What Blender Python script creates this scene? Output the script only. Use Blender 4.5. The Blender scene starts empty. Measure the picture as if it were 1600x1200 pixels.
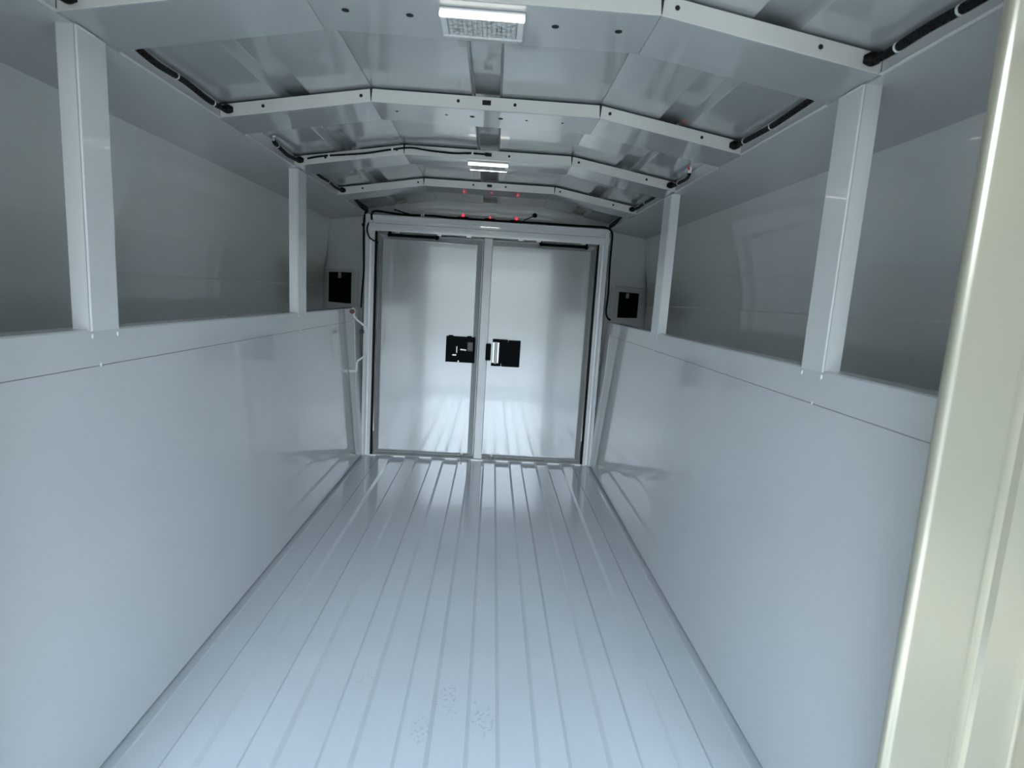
import bpy, bmesh, math, random
from mathutils import Vector, Matrix

random.seed(7)
scene = bpy.context.scene
col = scene.collection

# ------------------------------------------------------------------ camera
cam_data = bpy.data.cameras.new('camera')
cam = bpy.data.objects.new('camera', cam_data)
col.objects.link(cam)
PITCH, YAW, ROLL, FPX = .1468, .0403, .06, 913.9
cy, sy, cp, sp, cr, sr = (math.cos(YAW), math.sin(YAW), math.cos(PITCH), math.sin(PITCH), math.cos(ROLL), math.sin(ROLL))
F = Vector((sy*cp, cy*cp, -sp)); R0 = Vector((cy, -sy, 0)); U0 = R0.cross(F)
RV = cr*R0 + sr*U0; UV = -sr*R0 + cr*U0
m = Matrix((RV, UV, -F)).transposed().to_4x4()
m.translation = (.0435, 0, .9)
cam.matrix_world = m
cam_data.sensor_fit = 'HORIZONTAL'; cam_data.sensor_width = 36
cam_data.lens = FPX/1600*36
cam_data.clip_start = .02; cam_data.clip_end = 500
cam_data.dof.use_dof = True
cam_data.dof.focus_distance = 2.4
cam_data.dof.aperture_fstop = 7.0
scene.camera = cam

# ------------------------------------------------------------------ world, sun, exposure
SKY_STRENGTH = 15
world = bpy.data.worlds.new('sky'); scene.world = world
world.use_nodes = True
wn, wl = world.node_tree.nodes, world.node_tree.links
bg = wn['Background']
geo = wn.new('ShaderNodeTexCoord'); sep = wn.new('ShaderNodeSeparateXYZ'); ramp = wn.new('ShaderNodeValToRGB')
wl.new(geo.outputs['Generated'], sep.inputs[0]); wl.new(sep.outputs['Z'], ramp.inputs['Fac'])
ramp.color_ramp.elements[0].position = 0.0; ramp.color_ramp.elements[0].color = (.86, .95, 1.0, 1)
ramp.color_ramp.elements[1].position = .8; ramp.color_ramp.elements[1].color = (.52, .74, 1.0, 1)
wl.new(ramp.outputs['Color'], bg.inputs['Color'])
bg.inputs['Strength'].default_value = SKY_STRENGTH

sun_data = bpy.data.lights.new('sun', 'SUN'); sun_data.energy = 11.0; sun_data.angle = math.radians(.6)
sun_data.color = (1, .93, .80)
sun = bpy.data.objects.new('sun', sun_data); col.objects.link(sun)
sun.rotation_euler = (math.radians(-25), 0, math.radians(25))     # high, from beyond the closed end of the body

portal_data = bpy.data.lights.new('portal', 'AREA'); portal_data.shape = 'RECTANGLE'
portal_data.size = 1.5; portal_data.size_y = 1.6
portal_data.cycles.is_portal = True
portal = bpy.data.objects.new('portal', portal_data); col.objects.link(portal)
portal.location = (0, .60, .65); portal.rotation_euler = (math.radians(90), 0, 0)

scene.view_settings.view_transform = 'Standard'
scene.view_settings.look = 'None'
scene.view_settings.exposure = -0.17
scene.view_settings.gamma = 1
scene.view_settings.use_curve_mapping = False
scene.render.engine = 'CYCLES'
scene.cycles.max_bounces = 16; scene.cycles.diffuse_bounces = 12; scene.cycles.glossy_bounces = 8
scene.cycles.transmission_bounces = 8
scene.cycles.use_denoising = True
scene.cycles.sample_clamp_indirect = 8

# ------------------------------------------------------------------ materials
def mat(name, base, rough=.4, metal=0.0, coat=0.0, coat_rough=.03, bump=0.0, bump_scale=2.0, spec=.5, var=0.0, emit=None, trans=0.0, grain=0.0):
    M = bpy.data.materials.new(name); M.use_nodes = True
    n, l = M.node_tree.nodes, M.node_tree.links
    b = n['Principled BSDF']
    b.inputs['Base Color'].default_value = (*base, 1)
    b.inputs['Roughness'].default_value = rough
    b.inputs['Metallic'].default_value = metal
    b.inputs['Specular IOR Level'].default_value = spec
    b.inputs['Coat Weight'].default_value = coat
    b.inputs['Coat Roughness'].default_value = coat_rough
    b.inputs['Transmission Weight'].default_value = trans
    if emit:
        b.inputs['Emission Color'].default_value = (*emit[0], 1); b.inputs['Emission Strength'].default_value = emit[1]
    tc = n.new('ShaderNodeTexCoord')
    if var:
        nz = n.new('ShaderNodeTexNoise'); nz.inputs['Scale'].default_value = 6; nz.inputs['Detail'].default_value = 5
        l.new(tc.outputs['Object'], nz.inputs['Vector'])
        r = n.new('ShaderNodeValToRGB')
        r.color_ramp.elements[0].position = .3; r.color_ramp.elements[1].position = .7
        r.color_ramp.elements[0].color = (*[c*(1-var) for c in base], 1); r.color_ramp.elements[1].color = (*[min(1, c*(1+var*.5)) for c in base], 1)
        l.new(nz.outputs['Fac'], r.inputs['Fac']); l.new(r.outputs['Color'], b.inputs['Base Color'])
    if bump:
        nb = n.new('ShaderNodeTexNoise'); nb.inputs['Scale'].default_value = bump_scale; nb.inputs['Detail'].default_value = 1
        l.new(tc.outputs['Object'], nb.inputs['Vector'])
        bp_ = n.new('ShaderNodeBump'); bp_.inputs['Strength'].default_value = bump; bp_.inputs['Distance'].default_value = .02
        l.new(nb.outputs['Fac'], bp_.inputs['Height'])
        l.new(bp_.outputs['Normal'], b.inputs['Normal']); l.new(bp_.outputs['Normal'], b.inputs['Coat Normal'])
    return M

M = {}
M['wall'] = mat('white_wall_paint', (.62, .635, .645), .42, coat=.8, coat_rough=.04, bump=.05, bump_scale=1.6, var=.02)
M['floor'] = mat('white_floor_paint', (.50, .52, .535), .45, coat=.6, coat_rough=.03, spec=.1, bump=.05, bump_scale=2.2, var=.03)
M['outer'] = mat('white_skin_paint', (.82, .83, .81), .4, coat=1.0, coat_rough=.03, bump=.06, bump_scale=1.8, var=.02)
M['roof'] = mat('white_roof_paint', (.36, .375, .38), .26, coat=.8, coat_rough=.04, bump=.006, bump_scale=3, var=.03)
M['soffit'] = mat('white_soffit_paint', (.50, .515, .52), .3, coat=.4, coat_rough=.06, bump=.04, var=.02)
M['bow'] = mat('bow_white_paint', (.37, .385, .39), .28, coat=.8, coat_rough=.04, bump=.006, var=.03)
M['face'] = mat('bow_face_cream', (.64, .63, .59), .4, coat=.4, coat_rough=.05, var=.03)
M['post'] = mat('post_white_paint', (.70, .71, .71), .32, coat=.5, coat_rough=.05, bump=.04, var=.02)
M['door'] = mat('door_white_paint', (.53, .54, .54), .15, metal=.42, coat=1.0, coat_rough=.02, bump=.02, bump_scale=1.3, var=.02)
M['frame'] = mat('frame_white_paint', (.72, .725, .72), .25, coat=.8, coat_rough=.03, bump=.05, bump_scale=4, var=.02)
M['rear'] = mat('rear_frame_cream_paint', (.37, .35, .275), .2, metal=.5, coat=.7, coat_rough=.06, bump=.04, var=.02)
M['rubber'] = mat('black_rubber', (.006, .006, .006), .55, spec=.15, var=.2)
M['black'] = mat('black_plastic', (.003, .004, .005), .5, spec=.05, var=.2)
M['loom'] = mat('black_loom_plastic', (.006, .006, .007), .5, spec=.15, bump=.6, bump_scale=220)
M['hole'] = mat('dark_hole', (.01, .01, .01), .8, var=.2)
M['steel'] = mat('zinc_steel', (.62, .62, .58), .28, metal=.9, var=.1)
M['darksteel'] = mat('dark_steel', (.06, .06, .06), .35, metal=.6, var=.2)
M['tie'] = mat('white_nylon', (.75, .76, .76), .4, var=.05)
M['lens'] = mat('clear_lens', (.9, .92, .92), .18, trans=.55, bump=.5, bump_scale=90)
M['led'] = mat('led_chip', (.55, .55, .35), .4, var=.1)
M['lampbase'] = mat('lamp_white_plastic', (.62, .63, .63), .3, coat=.5, var=.03)
M['red'] = mat('red_lamp', (.6, .02, .02), .3, emit=((1, .03, .06), 1.6))
M['redwire'] = mat('red_wire', (.55, .06, .05), .4, var=.1)
M['rust'] = mat('rusty_bolt', (.16, .07, .03), .7, var=.4)
M['shed'] = mat('blocker_dark', (.13, .13, .12), .8, var=.2)  # for the added out-of-view walls that block sky
M['wing'] = mat('end_white_paint', (.88, .88, .86), .3, coat=1.0, coat_rough=.04, bump=.06, bump_scale=3, var=.02)
M['strip'] = mat('lit_led_strip', (.9, .9, .85), .4, emit=((1, .95, .86), 2.0))
M['strip_far'] = mat('lit_led_strip_bright', (.9, .9, .85), .4, emit=((1, .95, .87), 30))
M['bounce'] = mat('concrete', (.46, .43, .38), .9, var=.1)  # for the slab added outside to bounce light in
M['ground'] = mat('asphalt', (.12, .115, .105), .9, var=.25)

# faint ink smudges on the deck paint
def add_smudges(Mt, spots):
    n, l = Mt.node_tree.nodes, Mt.node_tree.links
    b = n['Principled BSDF']
    src = b.inputs['Base Color'].links[0].from_socket
    tc = n.new('ShaderNodeNewGeometry')
    nz = n.new('ShaderNodeTexNoise'); nz.inputs['Scale'].default_value = 130; nz.inputs['Detail'].default_value = 2
    l.new(tc.outputs['Position'], nz.inputs['Vector'])
    th = n.new('ShaderNodeMapRange'); th.inputs['From Min'].default_value = .55; th.inputs['From Max'].default_value = .62
    l.new(nz.outputs['Fac'], th.inputs['Value'])
    total = None
    for (x, y, wx, wy, a) in spots:
        mp = n.new('ShaderNodeMapping'); mp.vector_type = 'POINT'
        mp.inputs['Location'].default_value = (-x/wx, -y/wy, 0); mp.inputs['Scale'].default_value = (1/wx, 1/wy, 0)
        l.new(tc.outputs['Position'], mp.inputs['Vector'])
        ln = n.new('ShaderNodeVectorMath'); ln.operation = 'LENGTH'; l.new(mp.outputs['Vector'], ln.inputs[0])
        mr = n.new('ShaderNodeMapRange'); mr.inputs['From Min'].default_value = .7; mr.inputs['From Max'].default_value = 1.1
        mr.inputs['To Min'].default_value = a; mr.inputs['To Max'].default_value = 0
        l.new(ln.outputs['Value'], mr.inputs['Value'])
        if total is None: total = mr.outputs[0]
        else:
            ad = n.new('ShaderNodeMath'); ad.operation = 'MAXIMUM'; l.new(total, ad.inputs[0]); l.new(mr.outputs[0], ad.inputs[1]); total = ad.outputs[0]
    mu = n.new('ShaderNodeMath'); mu.operation = 'MULTIPLY'; l.new(total, mu.inputs[0]); l.new(th.outputs[0], mu.inputs[1])
    mx = n.new('ShaderNodeMixRGB'); mx.blend_type = 'MIX'; mx.inputs['Color2'].default_value = (.30, .31, .32, 1)
    l.new(mu.outputs[0], mx.inputs['Fac']); l.new(src, mx.inputs['Color1']); l.new(mx.outputs['Color'], b.inputs['Base Color'])
add_smudges(M['floor'], [(-.008, 1.21, .022, .045, .55), (-.03, 1.20, .006, .03, .7), (.072, 1.12, .03, .05, .5), (-.06, 1.09, .022, .04, .4), (.045, 1.185, .012, .015, .5), (-.205, 1.245, .028, .03, .3), (.0, 1.15, .014, .018, .5), (.03, 1.66, .02, .03, .3), (-.35, 2.25, .02, .02, .3), (.09, 1.92, .03, .03, .25), (.21, 2.6, .03, .02, .4)])

# ------------------------------------------------------------------ mesh helpers
class MB:
    def __init__(s): s.bm = bmesh.new()
    def faces(s, verts, faces):
        vs = [s.bm.verts.new(v) for v in verts]
        out = []
        for f in faces:
            try: out.append(s.bm.faces.new([vs[i] for i in f]))
            except ValueError: pass
        return vs
    def box(s, lo, hi, bev=0, seg=2, rot=None, about=None):
        t = bmesh.new()
        bmesh.ops.create_cube(t, size=1)
        c = [(a+b)/2 for a, b in zip(lo, hi)]; d = [abs(b-a) for a, b in zip(lo, hi)]
        for v in t.verts: v.co = Vector((v.co.x*d[0]+c[0], v.co.y*d[1]+c[1], v.co.z*d[2]+c[2]))
        if bev: bmesh.ops.bevel(t, geom=list(t.edges), offset=min(bev, min(d)*.45), segments=seg, profile=.5, affect='EDGES')
        if rot is not None:
            p = Vector(about or c)
            for v in t.verts: v.co = p + rot @ (v.co-p)
        s.merge(t); return s
    def merge(s, t):
        me = bpy.data.meshes.new('tmp'); t.to_mesh(me); t.free(); s.bm.from_mesh(me); bpy.data.meshes.remove(me)
    def prism(s, poly, a, b, caps=True):
        """loop of 2-D points; a(p) and b(p) map a 2-D point to the two ends"""
        A = [a(p) for p in poly]; B = [b(p) for p in poly]; n = len(poly)
        f = [(i, (i+1) % n, n+(i+1) % n, n+i) for i in range(n)]
        if caps: f += [tuple(range(n))[::-1], tuple(range(n, 2*n))]
        s.faces(A+B, f); return s
    def strip(s, pts, a, b):
        A = [a(p) for p in pts]; B = [b(p) for p in pts]; n = len(pts)
        s.faces(A+B, [(i, i+1, n+i+1, n+i) for i in range(n-1)]); return s
    def tube(s, pts, r, n=8, smooth=0, rads=None):
        P = [Vector(p) for p in pts]
        if smooth: P = catmull(P, smooth)
        rings = []
        up = Vector((0, 0, 1))
        for i, p in enumerate(P):
            t = (P[min(i+1, len(P)-1)]-P[max(i-1, 0)]).normalized()
            u = up if abs(t.dot(up)) < .95 else Vector((1, 0, 0))
            x = t.cross(u).normalized(); y = x.cross(t).normalized()
            rr = r if rads is None else rads[i]
            rings.append([s.bm.verts.new(p+x*rr*math.cos(2*math.pi*k/n)+y*rr*math.sin(2*math.pi*k/n)) for k in range(n)])
        for a, b in zip(rings, rings[1:]):
            for k in range(n): s.bm.faces.new((a[k], a[(k+1) % n], b[(k+1) % n], b[k]))
        s.bm.faces.new(rings[0][::-1]); s.bm.faces.new(rings[-1]); return s
    def cyl(s, c, axis, r, h, n=16, r2=None):
        c = Vector(c); ax = Vector(axis).normalized()
        return s.tube([c-ax*h/2, c+ax*h/2], r, n, rads=[r, r if r2 is None else r2])
    def ball(s, c, r, sc=(1, 1, 1), seg=10):
        t = bmesh.new(); bmesh.ops.create_uvsphere(t, u_segments=seg, v_segments=max(6, seg//2), radius=r)
        for v in t.verts: v.co = Vector((v.co.x*sc[0]+c[0], v.co.y*sc[1]+c[1], v.co.z*sc[2]+c[2]))
        s.merge(t); return s
    def bevel(s, off, seg=2, ang=.6):
        e = [x for x in s.bm.edges if len(x.link_faces) == 2 and x.calc_face_angle(0) > ang]
        bmesh.ops.bevel(s.bm, geom=e, offset=off, segments=seg, profile=.5, affect='EDGES'); return s
    def build(s, name, material, parent=None, smooth=.7, label=None):
        bmesh.ops.recalc_face_normals(s.bm, faces=list(s.bm.faces))
        me = bpy.data.meshes.new(name); s.bm.to_mesh(me); s.bm.free()
        me.materials.append(material)
        if smooth:
            for p in me.polygons: p.use_smooth = True
            try: me.set_sharp_from_angle(angle=smooth)
            except Exception: pass
        o = bpy.data.objects.new(name, me); col.objects.link(o)
        if smooth:
            wn_ = o.modifiers.new('weighted_normals', 'WEIGHTED_NORMAL'); wn_.keep_sharp = True; wn_.weight = 100
        if parent:
            o.parent = parent
            o.matrix_parent_inverse = Matrix.Translation(-absloc(parent))
        if label: o['label'] = label
        return o

def absloc(o):
    v = Vector(o.location); p = o.parent
    # every parented mesh keeps its data in world coordinates, only empties and copies carry a location
    return v if not p else Vector((0, 0, 0))

def catmull(P, k):
    out = []
    for i in range(len(P)-1):
        p0, p1, p2, p3 = P[max(i-1, 0)], P[i], P[i+1], P[min(i+2, len(P)-1)]
        for j in range(k):
            t = j/k
            out.append(.5*((2*p1)+(-p0+p2)*t+(2*p0-5*p1+4*p2-p3)*t*t+(-p0+3*p1-3*p2+p3)*t**3))
    out.append(P[-1]); return out

def thing(name, label, cat, loc=(0, 0, 0), group=None):
    o = bpy.data.objects.new(name, None); col.objects.link(o); o.location = loc
    o.empty_display_size = .05
    o['label'] = label; o['category'] = cat; o['kind'] = 'thing'
    if group: o['group'] = group
    return o
def struct(name, label=None, loc=(0, 0, 0)):
    o = bpy.data.objects.new(name, None); col.objects.link(o); o.location = loc
    o.empty_display_size = .05
    o['kind'] = 'structure'
    if label: o['label'] = label; o['category'] = name.split('_')[0]
    return o
def tag(o, label, cat, group=None, kind='thing'):
    o['label'] = label; o['category'] = cat; o['kind'] = kind
    if group: o['group'] = group
    return o

# ------------------------------------------------------------------ dimensions (metres; x across, y towards the closed doors, z up from the deck)
Y_REAR, Y_DOOR, Y_END, Y_WING = .70, 3.15, 3.37, 3.65
X_DECK, X_WALL, X_RAIL, X_OUT = .625, .661, .667, .955
Z_SEAM, Z_WALL, Z_SOF, Z_BOW = .735, .80, 1.300, 1.366
X_KINK = .291
BOW_Y = (1.020, 1.5755, 2.1274, 2.7057)
BOW_D, BOW_H = .155, .031
def bow_z(x):       # underside of the bows, three facets
    a = abs(x)
    return Z_BOW if a <= X_KINK else Z_BOW+(Z_SOF+.002-Z_BOW)*(a-X_KINK)/(X_RAIL-X_KINK)
def skin_z(x): return bow_z(x)+BOW_H+.006

# ------------------------------------------------------------------ floor
RIBS = [-.495, -.3545, -.211, -.0695, .0695, .211, .3545, .495]
fl = struct('floor', 'pale grey painted ribbed steel deck between the side walls')
b = MB(); b.box((-1.0, .64, -.05), (1.0, 3.7, 0)); b.build('deck_sheet', M['floor'], fl)
rib_mesh = None
for x in RIBS:
    if rib_mesh is None:
        h, w, sl = .009, .037, .0085
        b = MB(); prof = [(-w, -.002), (-w+sl*.2, .001), (-w+sl, h-.0012), (-w+sl+.002, h), (w-sl-.002, h), (w-sl, h-.0012), (w-sl*.2, .001), (w, -.002)]
        b.prism(prof, lambda p: Vector((p[0], Y_REAR+.0, p[1])), lambda p: Vector((p[0], Y_DOOR-.035, p[1])))
        o = b.build('floor_rib', M['floor'], fl, smooth=.5); rib_mesh = o
    else:
        o = rib_mesh.copy(); col.objects.link(o)
    o.location = (x, 0, 0)
# slots where the deck corrugation ends under the sill
for x in (-.568, -.4247, -.283, -.1405, 0, .1405, .283, .4247, .560):
    b = MB(); w = .032 if abs(x) < .5 else .016
    b.box((x-w, 3.124, 0), (x+w, 3.134, .0075), .001); b.build('drain_lip', M['wing'], fl)  # whiter than the deck, the light on their fronts put into the colour

# ------------------------------------------------------------------ cove trims along the deck edges
for i, s in enumerate((-1, 1)):
    t = struct('trim_%d' % (i+1), 'flat edge strip along the %s edge of the deck' % ('left' if s < 0 else 'right'))
    arc = [(s*(X_DECK-.022), .0004), (s*(X_DECK-.018), .0024), (s*(X_DECK-.016), .0024), (s*(X_DECK-.004), .0008), (s*(X_DECK+.012), .0006)]
    b = MB(); b.strip(arc, lambda p: Vector((p[0], Y_REAR, p[1])), lambda p: Vector((p[0], Y_DOOR, p[1])))
    o = b.build('edge_strip', M['floor'], t, smooth=0)
    md = o.modifiers.new('thickness', 'SOLIDIFY'); md.thickness = .0015

# ------------------------------------------------------------------ inner side walls
def wall_x(z): return X_DECK+.004 + (X_WALL-X_DECK-.004)*z/Z_WALL
for s, side in ((-1, 'left'), (1, 'right')):
    w = struct('wall_%s' % side, 'glossy pale grey lower %s side wall with a welded top rail' % side)
    b = MB()
    b.prism([(wall_x(.0)-.004, .011), (wall_x(Z_SEAM-.0012), Z_SEAM-.0012), (wall_x(Z_SEAM)+.014, Z_SEAM-.001), (wall_x(0)+.014, .011)],
            lambda p: Vector((s*p[0], Y_REAR, p[1])), lambda p: Vector((s*p[0], Y_DOOR, p[1])))
    b.bevel(.0006, 1).build('lower_panel', M['wall'], w)
    b = MB()
    b.prism([(wall_x(Z_SEAM), Z_SEAM), (X_WALL, Z_WALL-.003), (X_WALL+.003, Z_WALL), (X_WALL+.045, Z_WALL), (X_WALL+.045, Z_WALL-.02), (wall_x(Z_SEAM)+.012, Z_SEAM)],
            lambda p: Vector((s*p[0], Y_REAR, p[1])), lambda p: Vector((s*p[0], Y_DOOR-.03, p[1])))
    b.bevel(.0006, 2).build('top_rail', M['wall'], w)
    # rounded corner bead where the wall meets the door frame
    b = MB(); x = wall_x(.4)-.002
    b.tube([(s*(wall_x(.74)-.001), 3.02, .74), (s*(wall_x(.2)-.001), 3.02, .2), (s*(wall_x(.06)-.001), 3.04, .06), (s*(wall_x(.03)-.002), 3.10, .02)], .0035, 8, 6)
    b.build('corner_bead', M['wall'], w)

# ------------------------------------------------------------------ outer compartment skins
for s, side in ((-1, 'left'), (1, 'right')):
    w = struct('wall_outer_%s' % side, 'sloped outer skin of the %s compartments seen above the wall' % side)
    prof = [(X_OUT, Z_SOF), (.991, 1.034), (.9925, 1.029), (1.006, .905), (1.002, .900), (1.004, .80), (1.004, .0)]
    b = MB()
    b.strip([prof[0], prof[1]], lambda p: Vector((s*p[0], Y_REAR, p[1])), lambda p: Vector((s*p[0], Y_WING+.02, p[1])))
    o = b.build('upper_door_skin', M['outer'], w)
    b = MB()
    b.strip(prof[1:], lambda p: Vector((s*p[0], Y_REAR, p[1])), lambda p: Vector((s*p[0], Y_WING+.02, p[1])))
    b.build('lower_door_skin', M['outer'], w, smooth=0)

# ------------------------------------------------------------------ roof
ce = struct('ceiling', 'low three-facet painted steel roof with raised ribs')
def skin_pts(x0, x1):
    ribs = [(-.524, -.447), (-.037, .037), (.447, .524)]
    pts = [(x0, skin_z(x0))]
    for a, c in ribs:
        if a > x0 and c < x1:
            e = .002 if a == -.037 else .009
            for x, d in ((a-.002, 0), (a, .002), (a+e, .019), (a+e+.003, .022), (c-e-.003, .022), (c-e, .019), (c, .002), (c+.002, 0)):
                pts.append((x, skin_z(x)+d))
    pts.append((x1, skin_z(x1))); return pts
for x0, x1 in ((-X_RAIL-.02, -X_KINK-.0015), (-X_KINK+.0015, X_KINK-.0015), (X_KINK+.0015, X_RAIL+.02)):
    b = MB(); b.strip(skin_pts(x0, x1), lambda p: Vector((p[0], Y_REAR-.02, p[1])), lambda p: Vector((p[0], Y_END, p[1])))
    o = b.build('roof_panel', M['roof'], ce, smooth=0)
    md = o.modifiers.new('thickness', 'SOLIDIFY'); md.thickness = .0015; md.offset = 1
# backing strips over the two joints
for s in (-1, 1):
    b = MB(); z = skin_z(X_KINK)
    b.box((s*X_KINK-.012, Y_REAR-.02, z+.002), (s*X_KINK+.012, Y_END, z+.005)); b.build('joint_strip', M['roof'], ce)
    # flat soffit over the compartments, its end cut at an angle to meet the wing
    b = MB()
    P = [(s*X_RAIL, Y_REAR), (s*X_RAIL, Y_END-.005), (s*X_OUT, Y_WING), (s*X_OUT, Y_REAR)]
    b.prism(P, lambda p: Vector((p[0], p[1], Z_SOF)), lambda p: Vector((p[0], p[1], Z_SOF+.003)))
    b.build('soffit', M['soffit'], ce)
    ye = [Y_REAR] + [v for y in BOW_Y for v in (y-.003, y+BOW_D+.001)] + [Y_END]
    for k in range(0, len(ye), 2):
        b = MB(); b.box((s*X_RAIL-.0012, ye[k], Z_SOF), (s*X_RAIL+.0012, ye[k+1], skin_z(X_RAIL)), .0005, 1)
        b.prism([(X_RAIL, Z_SOF), (X_RAIL-.006, Z_SOF+.001), (X_RAIL-.006, Z_SOF+.003), (X_RAIL, Z_SOF+.003)], lambda p: Vector((s*p[0], ye[k], p[1])), lambda p: Vector((s*p[0], ye[k+1], p[1])))
        b.build('soffit_lip', M['post'], ce)

# ------------------------------------------------------------------ front end: wings, end panel
we = struct('wall_end', 'closed end panels around and above the double doors')
b = MB()
xs = [-X_RAIL-.03, -X_KINK, X_KINK, X_RAIL+.03]
prof = [(0, .0), (-.02, .35), (-.03, .75), (-.012, 1.02)]     # bulges inward, rounding into the roof
def endpt(x, k):
    z0 = 1.27; z1 = skin_z(x)+.004
    return Vector((x, Y_END+prof[k][0], z0+(z1-z0)*prof[k][1]))
for k in range(len(prof)-1):
    for a in range(3):
        n = 8
        for j in range(n):
            xa = xs[a]+(xs[a+1]-xs[a])*j/n; xb = xs[a]+(xs[a+1]-xs[a])*(j+1)/n
            b.faces([endpt(xa, k), endpt(xb, k), endpt(xb, k+1), endpt(xa, k+1)], [(0, 1, 2, 3)])
bmesh.ops.remove_doubles(b.bm, verts=list(b.bm.verts), dist=1e-5)
b.build('end_panel', M['wing'], we, smooth=1.2)
for s in (-1, 1):
    b = MB()
    P = [(s*(X_DECK+.02), Y_DOOR), (s*X_RAIL, Y_END), (s*(X_OUT+.004), Y_WING+.004), (s*1.02, Y_WING+.07), (s*1.02, Y_WING+.09), (s*(X_RAIL-.005), Y_END+.02), (s*(X_DECK+.005), Y_DOOR+.02)]
    b.strip(P[:4], lambda p: Vector((p[0], p[1], 0)), lambda p: Vector((p[0], p[1], Z_SOF)))
    b.build('wing_panel', M['wing'], we, smooth=0)
# ledge behind the door head
b = MB(); b.box((-.66, Y_DOOR-.01, 1.276), (.66, Y_END+.02, 1.280)); b.build('head_ledge', M['frame'], we)

# ------------------------------------------------------------------ door frame
df = struct('trim_3', 'white stepped frame around the closed double doors')
def jamb(s):
    P = [(.6345, 3.165), (.6345, 3.125), (.631, 3.120), (.618, 3.120), (.614, 3.124), (.612, 3.134), (.602, 3.136), (.598, 3.132), (.590, 3.132), (.586, 3.136), (.586, 3.20), (.64, 3.20)]
    b = MB(); b.prism(P, lambda p: Vector((s*p[0], p[1], .0)), lambda p: Vector((s*p[0], p[1], 1.262)))
    return b.bevel(.0012, 2, .4)
for s in (-1, 1): jamb(s).build('door_jamb', M['frame'], df)
P = [(3.165, 1.283), (3.125, 1.283), (3.116, 1.279), (3.116, 1.274), (3.124, 1.268), (3.136, 1.255), (3.136, 1.240), (3.122, 1.236), (3.120, 1.214), (3.124, 1.200), (3.20, 1.200), (3.20, 1.283)]
b = MB(); b.prism(P, lambda p: Vector((-.636, p[0], p[1])), lambda p: Vector((.636, p[0], p[1]))); b.bevel(.0015, 2, .3).build('door_head', M['frame'], df)
b = MB(); b.box((-.62, 3.142, -.01), (.62, 3.25, .003), .001); b.build('door_sill', M['frame'], df)
for s in (-1, 1):
    b = MB(); b.tube([(s*.581, 3.142, .006), (s*.581, 3.142, 1.197)], .0065, 8); b.build('door_seal', M['rubber'], df, label='black rubber seal')

# ------------------------------------------------------------------ doors
def door(n, x0, x1, s, label):
    d = struct('door_%d' % n, label)
    z0, z1 = .012, 1.192
    # outer leaf, slightly behind; raised pan in front with sloped returns
    b = MB(); b.box((x0, 3.168, z0), (x1, 3.185, z1), .002); b.build('door_leaf', M['door'], d)
    m, t = .030, .022
    ins = [(x0+.004, z0+.004, x1-.004, z1-.004, 3.168), (x0+.006, z0+.006, x1-.006, z1-.006, 3.163), (x0+m-.005, z0+.018, x1-m+.005, z1-.026, 3.150), (x0+m-.001, z0+.021, x1-m+.001, z1-.030, 3.1462), (x0+m+.004, z0+.026, x1-m-.004, z1-.035, 3.1448)]
    b = MB(); R = []
    for (a, c, e, g, y) in ins:
        R.append([b.bm.verts.new(p) for p in ((a, y, c), (e, y, c), (e, y, g), (a, y, g))])
    for A, B in zip(R, R[1:]):
        for k in range(4): b.bm.faces.new((A[k], A[(k+1) % 4], B[(k+1) % 4], B[k]))
    b.bm.faces.new(R[-1])
    b.build('door_panel', M['door'], d, smooth=.5)
    return d
dl = door(1, -.574, -.022, -1, 'left leaf of the closed pale grey double doors')
dr = door(2, -.018, .574, 1, 'right leaf of the closed pale grey double doors')
# rounded cover strip over the meeting edge, fixed to the right leaf
b = MB()
P = [(-.020, 3.166), (-.020, 3.142), (-.0185, 3.1385), (-.015, 3.137), (.006, 3.1362), (.022, 3.137), (.0255, 3.1385), (.027, 3.142), (.030, 3.166)]
b.prism(P, lambda p: Vector((p[0], p[1], .010)), lambda p: Vector((p[0], p[1], 1.196))); b.build('cover_strip', M['frame'], dr, smooth=.9)
# closers along the top edge, drop bolts at the bottom
def stay(d, x0, x1, knob):
    b = MB(); z = 1.183; y = 3.138
    b.tube([(x0, y, z), (x1, y, z)], .0075, 10); b.build('gas_stay', M['black'], d, label='black stay bar')
    for x in (x0, x1):
        b = MB(); big = abs(x-knob) < .01
        b.ball((x, y-.004, z-.001), .0115 if big else .009, seg=10); b.box((x-.006, y, z), (x+.006, 3.165, z+.022), .001)
        b.build('stay_end', M['black'], d)
stay(dl, -.513, -.266, -.266); stay(dr, .278, .518, .518)
for d, xs_ in ((dl, (-.47, -.255, -.1)), (dr, (.17, .265, .50))):
    for x in xs_:
        b = MB(); b.box((x-.013, 3.125, 1.193), (x+.013, 3.137, 1.204), .0015); b.build('stop_clip', M['steel'], d)
for d, x in ((dl, -.085), (dr, .077)):
    b = MB(); b.tube([(x, 3.130, .004), (x, 3.130, .040)], .0035, 8); b.box((x-.006, 3.13, .026), (x+.006, 3.15, .036), .001); b.build('drop_bolt', M['steel'], d)

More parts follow.
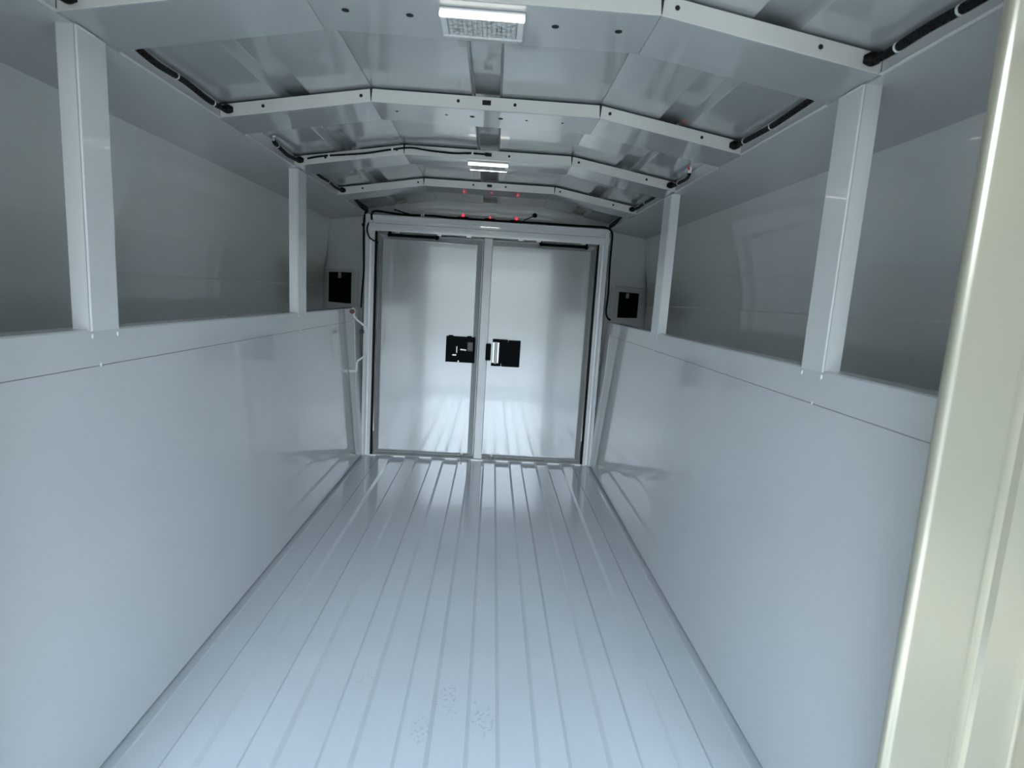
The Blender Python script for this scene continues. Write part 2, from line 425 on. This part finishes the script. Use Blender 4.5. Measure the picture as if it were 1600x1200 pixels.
def latch_left(d):
    x0, x1, z0, z1 = -.195, -.040, .538, .677
    y = 3.143
    b = MB(); b.box((x0, y-.012, z0), (x1, y+.002, z1), .004)
    # raised rims
    for q in ((x0, y-.018, z0, x0+.006, z1), (x1-.006, y-.018, z0+.075, x1, z1), (x1-.006, y-.018, z0, x1, z0+.062)):
        b.box((q[0], q[1], q[2]), (q[3], y, q[4]), .002)
    for xx in (x0+.012, x1-.045):
        b.box((xx, y-.016, z1-.004), (xx+.025, y, z1+.005), .002)
    h = b.build('latch_plate', M['black'], d, label='square black latch plate')
    def sub(name, mt, f):
        bb = MB(); f(bb); return bb.build(name, mt, h)
    sub('latch_lever', M['steel'], lambda q: q.box((-.140, y-.022, .590), (-.133, y-.010, .625), .002))
    sub('latch_rod', M['steel'], lambda q: q.tube([(-.118, y-.019, .609), (-.085, y-.019, .607)], .0055, 10))
    sub('latch_spring', M['darksteel'], lambda q: q.tube([(-.085+.004*k, y-.018+.004*math.sin(k*2.2), .605+.004*math.cos(k*2.2)) for k in range(8)], .0022, 6))
    sub('latch_pawl', M['steel'], lambda q: q.box((-.160, y-.018, .573), (-.138, y-.010, .581), .002))
    sub('latch_body', M['darksteel'], lambda q: q.box((-.082, y-.020, .600), (-.050, y-.010, .650), .003))
    sub('latch_screw', M['steel'], lambda q: q.cyl((-.126, y-.012, .544), (0, 1, 0), .0045, .006, 10))
def latch_right(d):
    x0, x1, z0, z1 = .090, .203, .532, .671
    y = 3.143
    b = MB(); b.box((x0, y-.010, z0+.012), (x1, y+.002, z1-.012), .004)
    b.box((.053, y-.016, z1-.014), (x1-.068, y, z1+.003), .003); b.box((x1-.066, y-.016, z1-.014), (x1, y, z1+.001), .003)
    b.box((.050, y-.016, z0-.003), (x1-.100, y, z0+.012), .003); b.box((x1-.098, y-.012, z0-.004), (x1, y, z0+.014), .004)
    b.box((x1-.006, y-.016, z0), (x1, y, z1-.012), .002)
    h = b.build('latch_plate', M['black'], d, label='black latch plate with a bright plunger on its left')
    b = MB(); b.box((.054, y-.008, z0+.012), (.090, y, z1-.014), .002)
    b.build('latch_bracket', M['steel'], h)
    b = MB(); b.tube([(.072, y-.013, z0+.010), (.072, y-.013, z1-.012)], .007, 12); b.build('latch_rod', M['steel'], h)
    b = MB(); b.box((.018, 3.120, .558), (.046, 3.138, .648), .004); b.build('strike_block', M['black'], h, label='narrow black strike block')
latch_left(dl); latch_right(dr)

# ------------------------------------------------------------------ rear frame (the opening the photo is taken through)
rf = struct('trim_4', 'cream painted rear door frame close on the right')
for s in (-1, 1):
    b = MB()
    P = [(.5795, .672), (.5795, .668), (.581, .664), (.5845, .661), (.589, .660), (.660, .660), (.668, .6615), (.676, .667), (.684, .667), (.688, .660), (.740, .656), (.745, .648), (.748, .630), (1.03, .630), (1.03, .69), (.66, .69), (.655, .672)]
    b.prism(P, lambda p: Vector((s*p[0], p[1], -.12)), lambda p: Vector((s*p[0], p[1], 1.46)))
    b.build('rear_jamb', M['rear'], rf)
b = MB(); b.box((-1.03, .63, 1.325), (1.03, .70, 1.46), .006); b.build('rear_head', M['rear'], rf)
b = MB(); b.box((-1.03, .60, -.3), (1.03, .70, -.004), .006); b.build('rear_sill', M['rear'], rf)

# ------------------------------------------------------------------ outer shell of the body (closes it off from the daylight)
sh = struct('wall_body_shell', 'outer steel shell that closes the body behind the end doors')
b = MB(); b.box((-1.06, 3.78, -.08), (1.06, 3.82, 1.52), .01); b.build('front_panel', M['outer'], sh)
b = MB(); b.box((-1.06, Y_REAR-.04, 1.46), (1.06, 3.80, 1.49), .01); b.build('roof_cover', M['outer'], sh)
for s in (-1, 1):
    b = MB(); b.box((s*1.04-.012, Y_REAR-.02, -.08), (s*1.04+.012, 3.80, 1.47), .004); b.build('side_panel', M['outer'], sh)
# hatch added above the opening, out of view, to cut the high sky
HL, HA = 1.0, math.radians(6)
b = MB(); b.box((-1.03, .63-HL, 1.47), (1.03, .63, 1.51), .008, rot=Matrix.Rotation(-HA, 3, 'X'), about=(0, .63, 1.49)); b.build('shade_hatch', M['rear'], sh)

# ------------------------------------------------------------------ rear doors added out of view, swung open to block side light
for n, sx in ((3, -1), (4, 1)):
    d = struct('door_%d' % n, '%s rear door added out of view, swung open to block side light' % ('left' if sx < 0 else 'right'))
    b = MB(); b.box((sx*.88-.02, .02, -.02), (sx*.88+.02, .61, 1.36), .008); b.build('door_panel', M['rear'], d)
    b = MB()
    for z in (.15, .65, 1.15): b.tube([(sx*.88, .618, z-.04), (sx*.88, .618, z+.04)], .010, 10)
    b.build('hinge', M['steel'], d)

# ------------------------------------------------------------------ shed wall added behind the camera, cuts low sky and darkens reflections
bd = struct('wall_shed', 'dark shed added out of view behind the camera to cut low sky')
b = MB(); b.box((-30, -22, -.75), (30, -16, 3.1), .05); b.build('back_blocker', M['shed'], bd)

# walls added out of view on both sides to block the side sky
for s, side in ((-1, 'left'), (1, 'right')):
    w = struct('wall_side_blocker_%s' % side, 'tall grey wall added out of view on the %s side to block sky' % side)
    b = MB(); b.box((s*2.3-.1, -4.2, -.75), (s*2.3+.1, 5.5, 3.0), .02); b.build('side_blocker', M['shed'], w)

# ------------------------------------------------------------------ ground outside
b = MB(); b.faces([(-60, -60, -.75), (60, -60, -.75), (60, 60, -.75), (-60, 60, -.75)], [(0, 1, 2, 3)])
b2 = MB(); b2.box((-2.2, -3.9, -.76), (2.2, 4.5, -.735), .01); ap = b2.build('bounce_slab', M['bounce']); ap['kind'] = 'structure'; ap['label'] = 'pale concrete slab added out of view to bounce light into the body'  # pale slab added outside the view, bounces sunlight up through the opening
g = b.build('ground', M['ground']); g['kind'] = 'structure'; g['label'] = 'asphalt yard outside behind the body'

# ------------------------------------------------------------------ roof bows
ORD = ['nearest', 'second', 'third', 'farthest']
def bow_profile():
    d, h, t, r = BOW_D, BOW_H, .0025, .004
    return [(0, h), (0, r), (r*.3, r*.3), (r, 0), (d-r, 0), (d-r*.3, r*.3), (d, r), (d, h), (d-t, h), (d-t, r), (d-r, t), (r, t), (t, r), (t, h)]
def make_bow(i, y0):
    t = thing('roof_bow', ['white roof bow nearest the camera, cut by the top edge', 'second white roof bow from the camera, empty slot at its middle', 'third white roof bow, with a thin black cable clipped along its left half', 'farthest white roof bow, just before the end doors'][i], 'roof bow', (0, y0, Z_BOW), 'white steel roof bows across the ceiling')
    g_ = .0004
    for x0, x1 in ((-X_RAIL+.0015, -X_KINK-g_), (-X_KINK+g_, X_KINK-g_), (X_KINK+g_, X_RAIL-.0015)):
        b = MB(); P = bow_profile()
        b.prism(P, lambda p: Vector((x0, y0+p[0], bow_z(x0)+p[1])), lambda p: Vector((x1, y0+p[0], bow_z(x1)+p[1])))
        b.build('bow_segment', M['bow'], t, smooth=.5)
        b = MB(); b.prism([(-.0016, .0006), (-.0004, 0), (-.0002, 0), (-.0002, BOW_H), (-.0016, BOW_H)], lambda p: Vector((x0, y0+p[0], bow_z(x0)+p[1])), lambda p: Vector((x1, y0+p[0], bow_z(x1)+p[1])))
        b.build('face_strip', M['face'], t, smooth=0)  # lighter cream strip added so the front contrasts with the darker underside
    for s in (-1, 1):
        # dark backing seen in the joint
        b = MB(); b.prism([(-.0008, .002), (.0008, .002), (.0032, BOW_H+.0005), (-.0032, BOW_H+.0005)], lambda p: Vector((s*X_KINK+p[0], y0-.0021, Z_BOW+p[1])), lambda p: Vector((s*X_KINK+p[0], y0+.004, Z_BOW+p[1]))); b.build('joint_notch', M['hole'], t)
        b = MB(); x = s*.645
        b.tube([(x-.013, y0-.004, bow_z(x)+.017), (x-.004, y0-.007, bow_z(x)+.017), (x+.004, y0-.007, bow_z(x)+.017), (x+.013, y0-.004, bow_z(x)+.017)], .0105, 10, rads=[.006, .011, .011, .006]); b.build('grommet', M['rubber'], t, label='black oval grommet')
    for x in (-.559, -.316, -.072, .072, .316, .559):
        b = MB(); b.cyl((x, y0-.0016, bow_z(x)+.017), (0, 1, 0), .0042, .0012, 12); b.build('bolt_hole', M['hole'], t)
    if i != 2 or True:
        b = MB(); z = bow_z(0)+.0175
        b.box((-.011, y0-.0023, z-.006), (.011, y0-.0008, z+.006), .0005); b.build('cable_slot', M['hole'], t)
    under = {0: (-.234, -.125, .125, .235), 1: (-.236, -.106, -.038, .037, .106, .202), 2: (), 3: ()}[i]
    for x in under:
        big = i == 0 or abs(x) < .05
        b = MB(); r = .0065 if big else .0035
        b.cyl((x, y0+(.067 if i == 0 else .0625), Z_BOW), (0, 0, 1), r, .0016, 12); b.build('bolt_hole', M['hole'], t)
    return t
bows = [make_bow(i, y) for i, y in enumerate(BOW_Y)]

# ------------------------------------------------------------------ upright posts
for k, (y0, where) in enumerate(((1.055, 'nearer'), (2.160, 'farther'))):
    d = .078 if k == 0 else .092
    for s, side in ((-1, 'left'), (1, 'right')):
        t = thing('upright_post', '%s white channel post standing on the %s wall rail' % (where, side), 'post', (s*X_WALL, y0, Z_WALL), 'white channel posts on the wall rails')
        xb, xt, z0, z1 = X_WALL, X_RAIL-.002, Z_WALL-.003, Z_SOF
        # face towards the aisle
        P = [(0, 0), (.0025, -.0025), (d-.0025, -.0025), (d, 0), (d, .0008), (0, .0008)]
        b = MB(); b.prism(P, lambda p: Vector((s*(xb+p[1]), y0+p[0], z0)), lambda p: Vector((s*(xt+p[1]), y0+p[0], z1)))
        b.build('post_face', M['post'], t, smooth=0)
        for nm, yy in (('near_flange', y0), ('far_flange', y0+d-.0025)):
            b = MB(); b.prism([(yy, 0), (yy+.0025, 0), (yy+.0025, .030), (yy, .030)], lambda p: Vector((s*(xb+p[1]), p[0], z0)), lambda p: Vector((s*(xt+p[1]), p[0], z1)))
            b.build(nm, M['post'], t, smooth=0)
        for yy in (y0+.004, y0+d-.004):
            b = MB(); b.ball((s*(X_WALL-.001), yy, Z_WALL-.012), .0032, (.6, .8, 1.5), 8); b.build('weld_bead', M['tie'], t)
        b = MB(); b.ball((s*(wall_x(Z_SEAM)-.0005), y0+d*.25, Z_SEAM+.001), .0032, (.5, .9, 1.3), 8); b.build('weld_bead', M['tie'], t)
        b = MB(); b.tube([(s*(X_RAIL-.004), y0+.006, Z_SOF-.001), (s*(X_RAIL-.004), y0+d-.03, Z_SOF-.001)], .0022, 6); b.build('weld_bead', M['post'], t)

# ------------------------------------------------------------------ dome lights under the bows
def dome_light(y0, label, strip):
    t = thing('dome_light', label, 'light', (0, y0, Z_BOW), 'clear dome lights under the roof bows')
    w, d, h = .072, .086, .014
    b = MB(); b.box((-w, y0, Z_BOW-.005), (w, y0+d, Z_BOW-.0002), .003); b.build('lamp_base', M['lampbase'], t)
    for sgn in (0, 1):
        b = MB()
        if sgn == 0: b.box((-w+.001, y0+.001, Z_BOW-h-.001), (w-.001, y0+.007, Z_BOW-.0055), .002)
        else: b.box((-w+.001, y0+d-.009, Z_BOW-h), (w-.001, y0+d-.001, Z_BOW-.004), .003)
        b.build('lamp_bezel' if sgn else 'lit_strip', M['lampbase'] if sgn else M['strip'], t)
    if strip != 'strip':
        b = MB(); b.box((-w+.006, y0+d-.001, Z_BOW-h), (w-.006, y0+d+.003, Z_BOW-.006), .001); b.build('lit_strip', M[strip], t)
    for s in (-1, 1):
        b = MB(); b.box((s*(w-.007)-.006, y0+.010, Z_BOW-h), (s*(w-.007)+.006, y0+d-.009, Z_BOW-.004), .003); b.build('lamp_bezel', M['lampbase'], t)
    b = MB()
    for k in range(14):
        x = -w+.014+k*(2*w-.028)/14
        b.box((x, y0+.011, Z_BOW-h+.001), (x+(2*w-.028)/14-.0008, y0+d-.010, Z_BOW-h+.003), .0008, 1)
    b.build('lens', M['lens'], t)
    for r in range(2):
        for k in range(6):
            x = -.048+k*.019; y = y0+.030+r*.028
            b = MB(); b.box((x-.004, y-.004, Z_BOW-.0075), (x+.004, y+.004, Z_BOW-.005), .001); b.build('led', M['led'], t)
    b = MB(); b.cyl((.030, y0+.05, Z_BOW-.0095), (0, 0, 1), .006, .005, 12); b.build('switch', M['darksteel'], t)
dome_light(BOW_Y[0]+.024, 'clear rectangular dome light under the nearest roof bow', 'strip')
dome_light(BOW_Y[2]+.024, 'small distant dome light under the third roof bow', 'strip_far')

# ------------------------------------------------------------------ wiring along the roof edges
def loom(label, pts, r=.0075, ties=(), group='black wiring looms along the roof edges', extra=None):
    t = thing('wiring_loom', label, 'cable', pts[0], group)
    b = MB(); b.tube(pts, r, 8, 6); b.build('conduit', M['loom'], t)
    P = catmull([Vector(p) for p in pts], 6)
    for f in ties:
        i = min(len(P)-2, int(f*(len(P)-1))); p = P[i]; dr_ = (P[i+1]-P[i]).normalized()
        b = MB(); b.tube([p-dr_*.0018, p+dr_*.0018], r+.0010, 10); b.build('cable_tie', M['tie'], t)
    if extra: extra(t)
    return t
def lp(s, y, dz=0, dx=0): return (s*(.652+dx), y, 1.320+dz)
B = BOW_Y
loom('black loom along the right roof edge from the rear frame to the nearest bow', [lp(1, .70), lp(1, .80, -.002), lp(1, .90, .002), lp(1, .97, .001), (.646, 1.015, 1.320)], .0075, (.35, .72))
loom('black loom along the left roof edge between the nearest and second bows', [lp(-1, 1.172, .006), lp(-1, 1.27, -.002), lp(-1, 1.38, .002), lp(-1, 1.49, -.003), (-.648, 1.570, 1.320)], .0065, (.12, .45, .8))
loom('black loom along the right roof edge between the nearest and second bows', [lp(1, 1.172, .004), lp(1, 1.27, .001), lp(1, 1.38, -.002), lp(1, 1.49, .001), (.648, 1.570, 1.320)], .0065, (.1, .5, .85))
def conn_left(t):
    for k, z in enumerate((1.343, 1.332)):
        b = MB(); b.ball((-.650, 1.895-.004*k, z), .0055, seg=10); b.build('wire_connector', M['steel'], t, label='bright butt connector')
loom('black loom with bright connectors left of the third roof bow', [(-.650, 1.898, 1.336), (-.652, 1.905, 1.326), (-.653, 1.95, 1.322), (-.653, 2.02, 1.316), (-.652, 2.08, 1.318), (-.646, 2.122, 1.321)], .0062, (.35,), extra=conn_left)
def conn_right(t):
    b = MB(); b.tube([(.646, 1.925, 1.325), (.646, 1.920, 1.345)], .0055, 8); b.build('wire_connector', M['tie'], t, label='white wire connector')
    b = MB(); b.tube([(.6405, 1.918, 1.332), (.641, 1.920, 1.350)], .0035, 6); b.build('red_wire', M['redwire'], t, label='short red wire')
loom('black loom with a red and white connector right of the third roof bow', [(.648, 1.930, 1.324), (.653, 1.97, 1.317), (.653, 2.04, 1.318), (.652, 2.09, 1.318), (.646, 2.122, 1.320)], .0055, (.6,), extra=conn_right)
loom('black loom along the left roof edge between the third and farthest bows', [lp(-1, 2.284, .006), lp(-1, 2.38, .0), lp(-1, 2.5, .002), lp(-1, 2.62, -.002), (-.648, 2.700, 1.321)], .006, (.5,))
loom('black loom along the right roof edge between the third and farthest bows', [lp(1, 2.284, .006), lp(1, 2.38, .0), lp(1, 2.5, .001), lp(1, 2.62, -.002), (.648, 2.700, 1.321)], .006, (.5,))
# left corner beyond the last bow: a few wires hanging
t = thing('wire_bundle', 'tangle of thin black wires in the far left roof corner', 'cable', (-.65, 2.9, 1.31))
for k in range(4):
    b = MB(); o_ = .010*k
    b.tube([(-.652+o_*.3, 2.866, 1.322), (-.648+o_, 2.96+.01*k, 1.318-.004*k), (-.642+o_, 3.06, 1.300), (-.622-.004*k, 3.12, 1.290-.004*k)], .0034, 6, 6)
    b.build('wire', M['loom'], t)
t = thing('wire_bundle', 'short black wires with a metal end in the far right roof corner', 'cable', (.65, 2.9, 1.31))
for k in range(3):
    b = MB(); o_ = .010*k
    b.tube([(.655-o_*.3, 2.95, 1.322), (.655-o_, 3.02+.01*k, 1.316-.003*k), (.648-o_, 3.10, 1.300), (.632, 3.14, 1.290)], .0036, 6, 6)
    b.build('wire', M['loom'], t)
b = MB(); b.tube([(.640, 3.08, 1.305), (.641, 3.075, 1.322)], .0045, 8); b.build('wire_end', M['steel'], t, label='bright metal ring end')

# thin cable clipped to the face of the third bow
t = thing('thin_cable', 'thin black cable drooping along the left half of the third bow', 'cable', (-.64, B[2]-.0085, 1.32))
y = B[2]-.0085
b = MB(); b.tube([(-.618, y, bow_z(-.618)+.018), (-.57, y, bow_z(-.57)+.021), (-.50, y, bow_z(-.5)+.018), (-.42, y, bow_z(-.42)+.015), (-.34, y, bow_z(-.34)+.018), (-.27, y, Z_BOW+.021), (-.20, y, Z_BOW+.016), (-.12, y, Z_BOW+.013), (-.06, y, Z_BOW+.017), (-.01, y, Z_BOW+.016)], .0032, 6, 6)
b.build('cable', M['loom'], t)
b = MB(); b.ball((-.004, y, Z_BOW+.016), .008, (1.4, .7, .8), 10); b.build('cable_grommet', M['rubber'], t)
for x, dz in ((-.545, .0205), (-.33, .0185), (-.055, .017)):
    b = MB(); b.box((x-.003, y-.0055, bow_z(x)+dz-.0065), (x+.003, y+.005, bow_z(x)+dz+.0065), .001); b.build('cable_clip', M['tie'], t)

# harness lying on the door head, down both sides of the frame
t = thing('wiring_harness', 'black wiring harness lying along the top of the door head and down the right jamb', 'cable', (0, 3.135, 1.29))
b = MB(); b.tube([(-.60, 3.118, 1.250), (-.602, 3.116, 1.275), (-.592, 3.118, 1.293), (-.56, 3.13, 1.297), (-.45, 3.14, 1.290), (-.30, 3.145, 1.293), (-.20, 3.14, 1.290), (.0, 3.14, 1.289), (.2, 3.14, 1.291), (.42, 3.135, 1.290), (.56, 3.125, 1.290), (.615, 3.118, 1.286), (.640, 3.112, 1.268), (.645, 3.110, 1.230), (.644, 3.110, 1.10), (.648, 3.108, .95), (.644, 3.106, .86), (.652, 3.098, .825), (.668, 3.09, .812)], .0055, 8, 5)
b.build('conduit', M['loom'], t)
b = MB(); b.tube([(.175, 3.14, 1.292), (.185, 3.16, 1.305), (.21, 3.22, 1.322), (.247, 3.315, 1.352)], .0025, 6, 6); b.ball((.247, 3.318, 1.353), .014, (1, .5, .9), 10); b.build('branch_lead', M['loom'], t)
b = MB(); b.tube([(-.40, 3.135, 1.290), (-.44, 3.15, 1.300), (-.50, 3.20, 1.320)], .0042, 6, 5); b.build('branch_lead', M['loom'], t)
for x in (-.35, -.34):
    b = MB(); b.box((x-.003, 3.132, 1.286), (x+.004, 3.146, 1.300), .002); b.build('cable_tie', M['tie'], t)
t = thing('side_cable', 'black cable hanging down the left side of the door frame', 'cable', (-.64, 3.11, 1.0))
b = MB(); b.tube([(-.625, 3.125, 1.300), (-.632, 3.112, 1.285), (-.638, 3.108, 1.25), (-.638, 3.108, 1.15), (-.634, 3.108, 1.00), (-.640, 3.106, .88), (-.643, 3.104, .80)], .0048, 8, 6); b.ball((-.640, 3.106, 1.222), .009, seg=8); b.build('conduit', M['loom'], t)
b = MB(); b.tube([(-.617, 3.118, 1.235), (-.622, 3.110, 1.20), (-.612, 3.112, 1.165), (-.590, 3.122, 1.148), (-.570, 3.138, 1.140)], .0040, 6, 6); b.build('branch_lead', M['loom'], t, label='looped lead into the left door')

# ------------------------------------------------------------------ red marker lamps on the head
for x, where in ((-.136, 'left'), (.005, 'middle'), (.142, 'right')):
    t = thing('marker_light', '%s of the three tiny red lamps above the doors' % where, 'light', (x, 3.15, 1.30), 'red marker lamps above the doors')
    b = MB(); b.box((x-.030, 3.146, 1.2805), (x+.030, 3.168, 1.300), .004); b.build('lamp_housing', M['black'], t)
    b = MB(); b.ball((x, 3.147, 1.306 if where != 'middle' else 1.304), .0075 if where != 'middle' else .0055, (1.1, .8, 1), 10); b.build('lamp_lens', M['red'], t, label='glowing red lens')

# ------------------------------------------------------------------ access hatches on the wings
def wing_pt(s, u, z, out=0):
    a = Vector((s*X_RAIL, Y_END, z)); e = (Vector((s*X_OUT, Y_WING, z))-a).normalized()
    n = Vector((-s*e.y*s*s, 0, 0)) if False else Vector((-s*abs(e.y), -abs(e.x), 0)).normalized()
    return a+e*u+n*out
def wing_box(b, s, u0, u1, z0, z1, o0, o1, bev=.002):
    t = bmesh.new(); vs = []
    for u in (u0, u1):
        for z in (z0, z1):
            for o in (o0, o1): vs.append(t.verts.new(wing_pt(s, u, z, o)))
    for f in ((0, 1, 3, 2), (4, 6, 7, 5), (0, 4, 5, 1), (2, 3, 7, 6), (0, 2, 6, 4), (1, 5, 7, 3)): t.faces.new([vs[i] for i in f])
    bmesh.ops.recalc_face_normals(t, faces=list(t.faces))
    if bev: bmesh.ops.bevel(t, geom=list(t.edges), offset=bev, segments=2, profile=.5, affect='EDGES')
    b.merge(t)
for s, side in ((-1, 'left'), (1, 'right')):
    t = thing('access_hatch', 'white hatch frame with a black square latch %s of the doors' % side, 'hatch', tuple(wing_pt(s, .3, .88)), 'access hatches beside the doors')
    u0, u1 = (.13, .535) if s < 0 else (.115, .50)
    l0, l1 = (.19, .432) if s < 0 else (.188, .402)
    lz0, lz1 = (.808, .988) if s < 0 else (.818, .970)
    b = MB(); wing_box(b, s, u0, u1, .60, .992, .0, .012, .003); b.build('hatch_panel', M['post'], t)
    for q in ((u0-.03, u0-.012, .60, 1.0), (u1+.008, u1+.026, .60, 1.0)):
        b = MB(); wing_box(b, s, q[0], q[1], q[2], q[3], .0, .02, .003); b.build('hatch_rail', M['post'], t)
    b = MB(); wing_box(b, s, u0+.03, u1-.06, .994, 1.006, .0, .03, .003); b.build('hatch_lip', M['frame'], t)
    b = MB(); wing_box(b, s, l0, l1, lz0, lz1, .012, .030, .006); h = b.build('latch_plate', M['black'], t, label='black latch plate')
    u = (l0+l1)/2 + (.02 if s < 0 else .0)
    b = MB(); wing_box(b, s, u-.012, u+.012, lz1-.035, lz1+.003, .030, .046, .003); b.build('latch_bolt', M['steel'], h)
    b = MB(); wing_box(b, s, u-.03, u-.014, lz1-.03, lz1-.012, .030, .036, .002); b.build('latch_clip', M['darksteel'], h)

# ------------------------------------------------------------------ grab handle on the left wall
t = thing('grab_handle', 'bent white grab handle on the left wall beside the doors', 'handle', (-.65, 2.9, .65))
xw = -wall_x(.6)
b = MB(); b.tube([(-.640, 2.90, .803), (-.630, 2.90, .790), (-.628, 2.90, .758), (-.575, 2.90, .715), (-.570, 2.90, .700), (-.568, 2.90, .590), (-.573, 2.90, .572), (-.608, 2.90, .545), (-.613, 2.90, .530), (-.614, 2.90, .490)], .0055, 8, 4)
b.build('handle_bar', M['frame'], t)
b = MB(); b.box((-wall_x(.5)-.001, 2.893, .486), (-.612, 2.907, .500), .003); b.build('mount_tab', M['wall'], t)
b = MB(); b.cyl((-.634, 2.872, .787), (0, 1, 0), .011, .016, 10); b.build('mount_bolt', M['rust'], t, label='rusty brown bolt')
b = MB(); b.box((-.603, 2.895, .640), (-.590, 2.905, .700), .002) if False else b.cyl((-.592, 2.905, .690), (1, 0, 0), .008, .02, 10); b.build('mount_bolt', M['darksteel'], t)
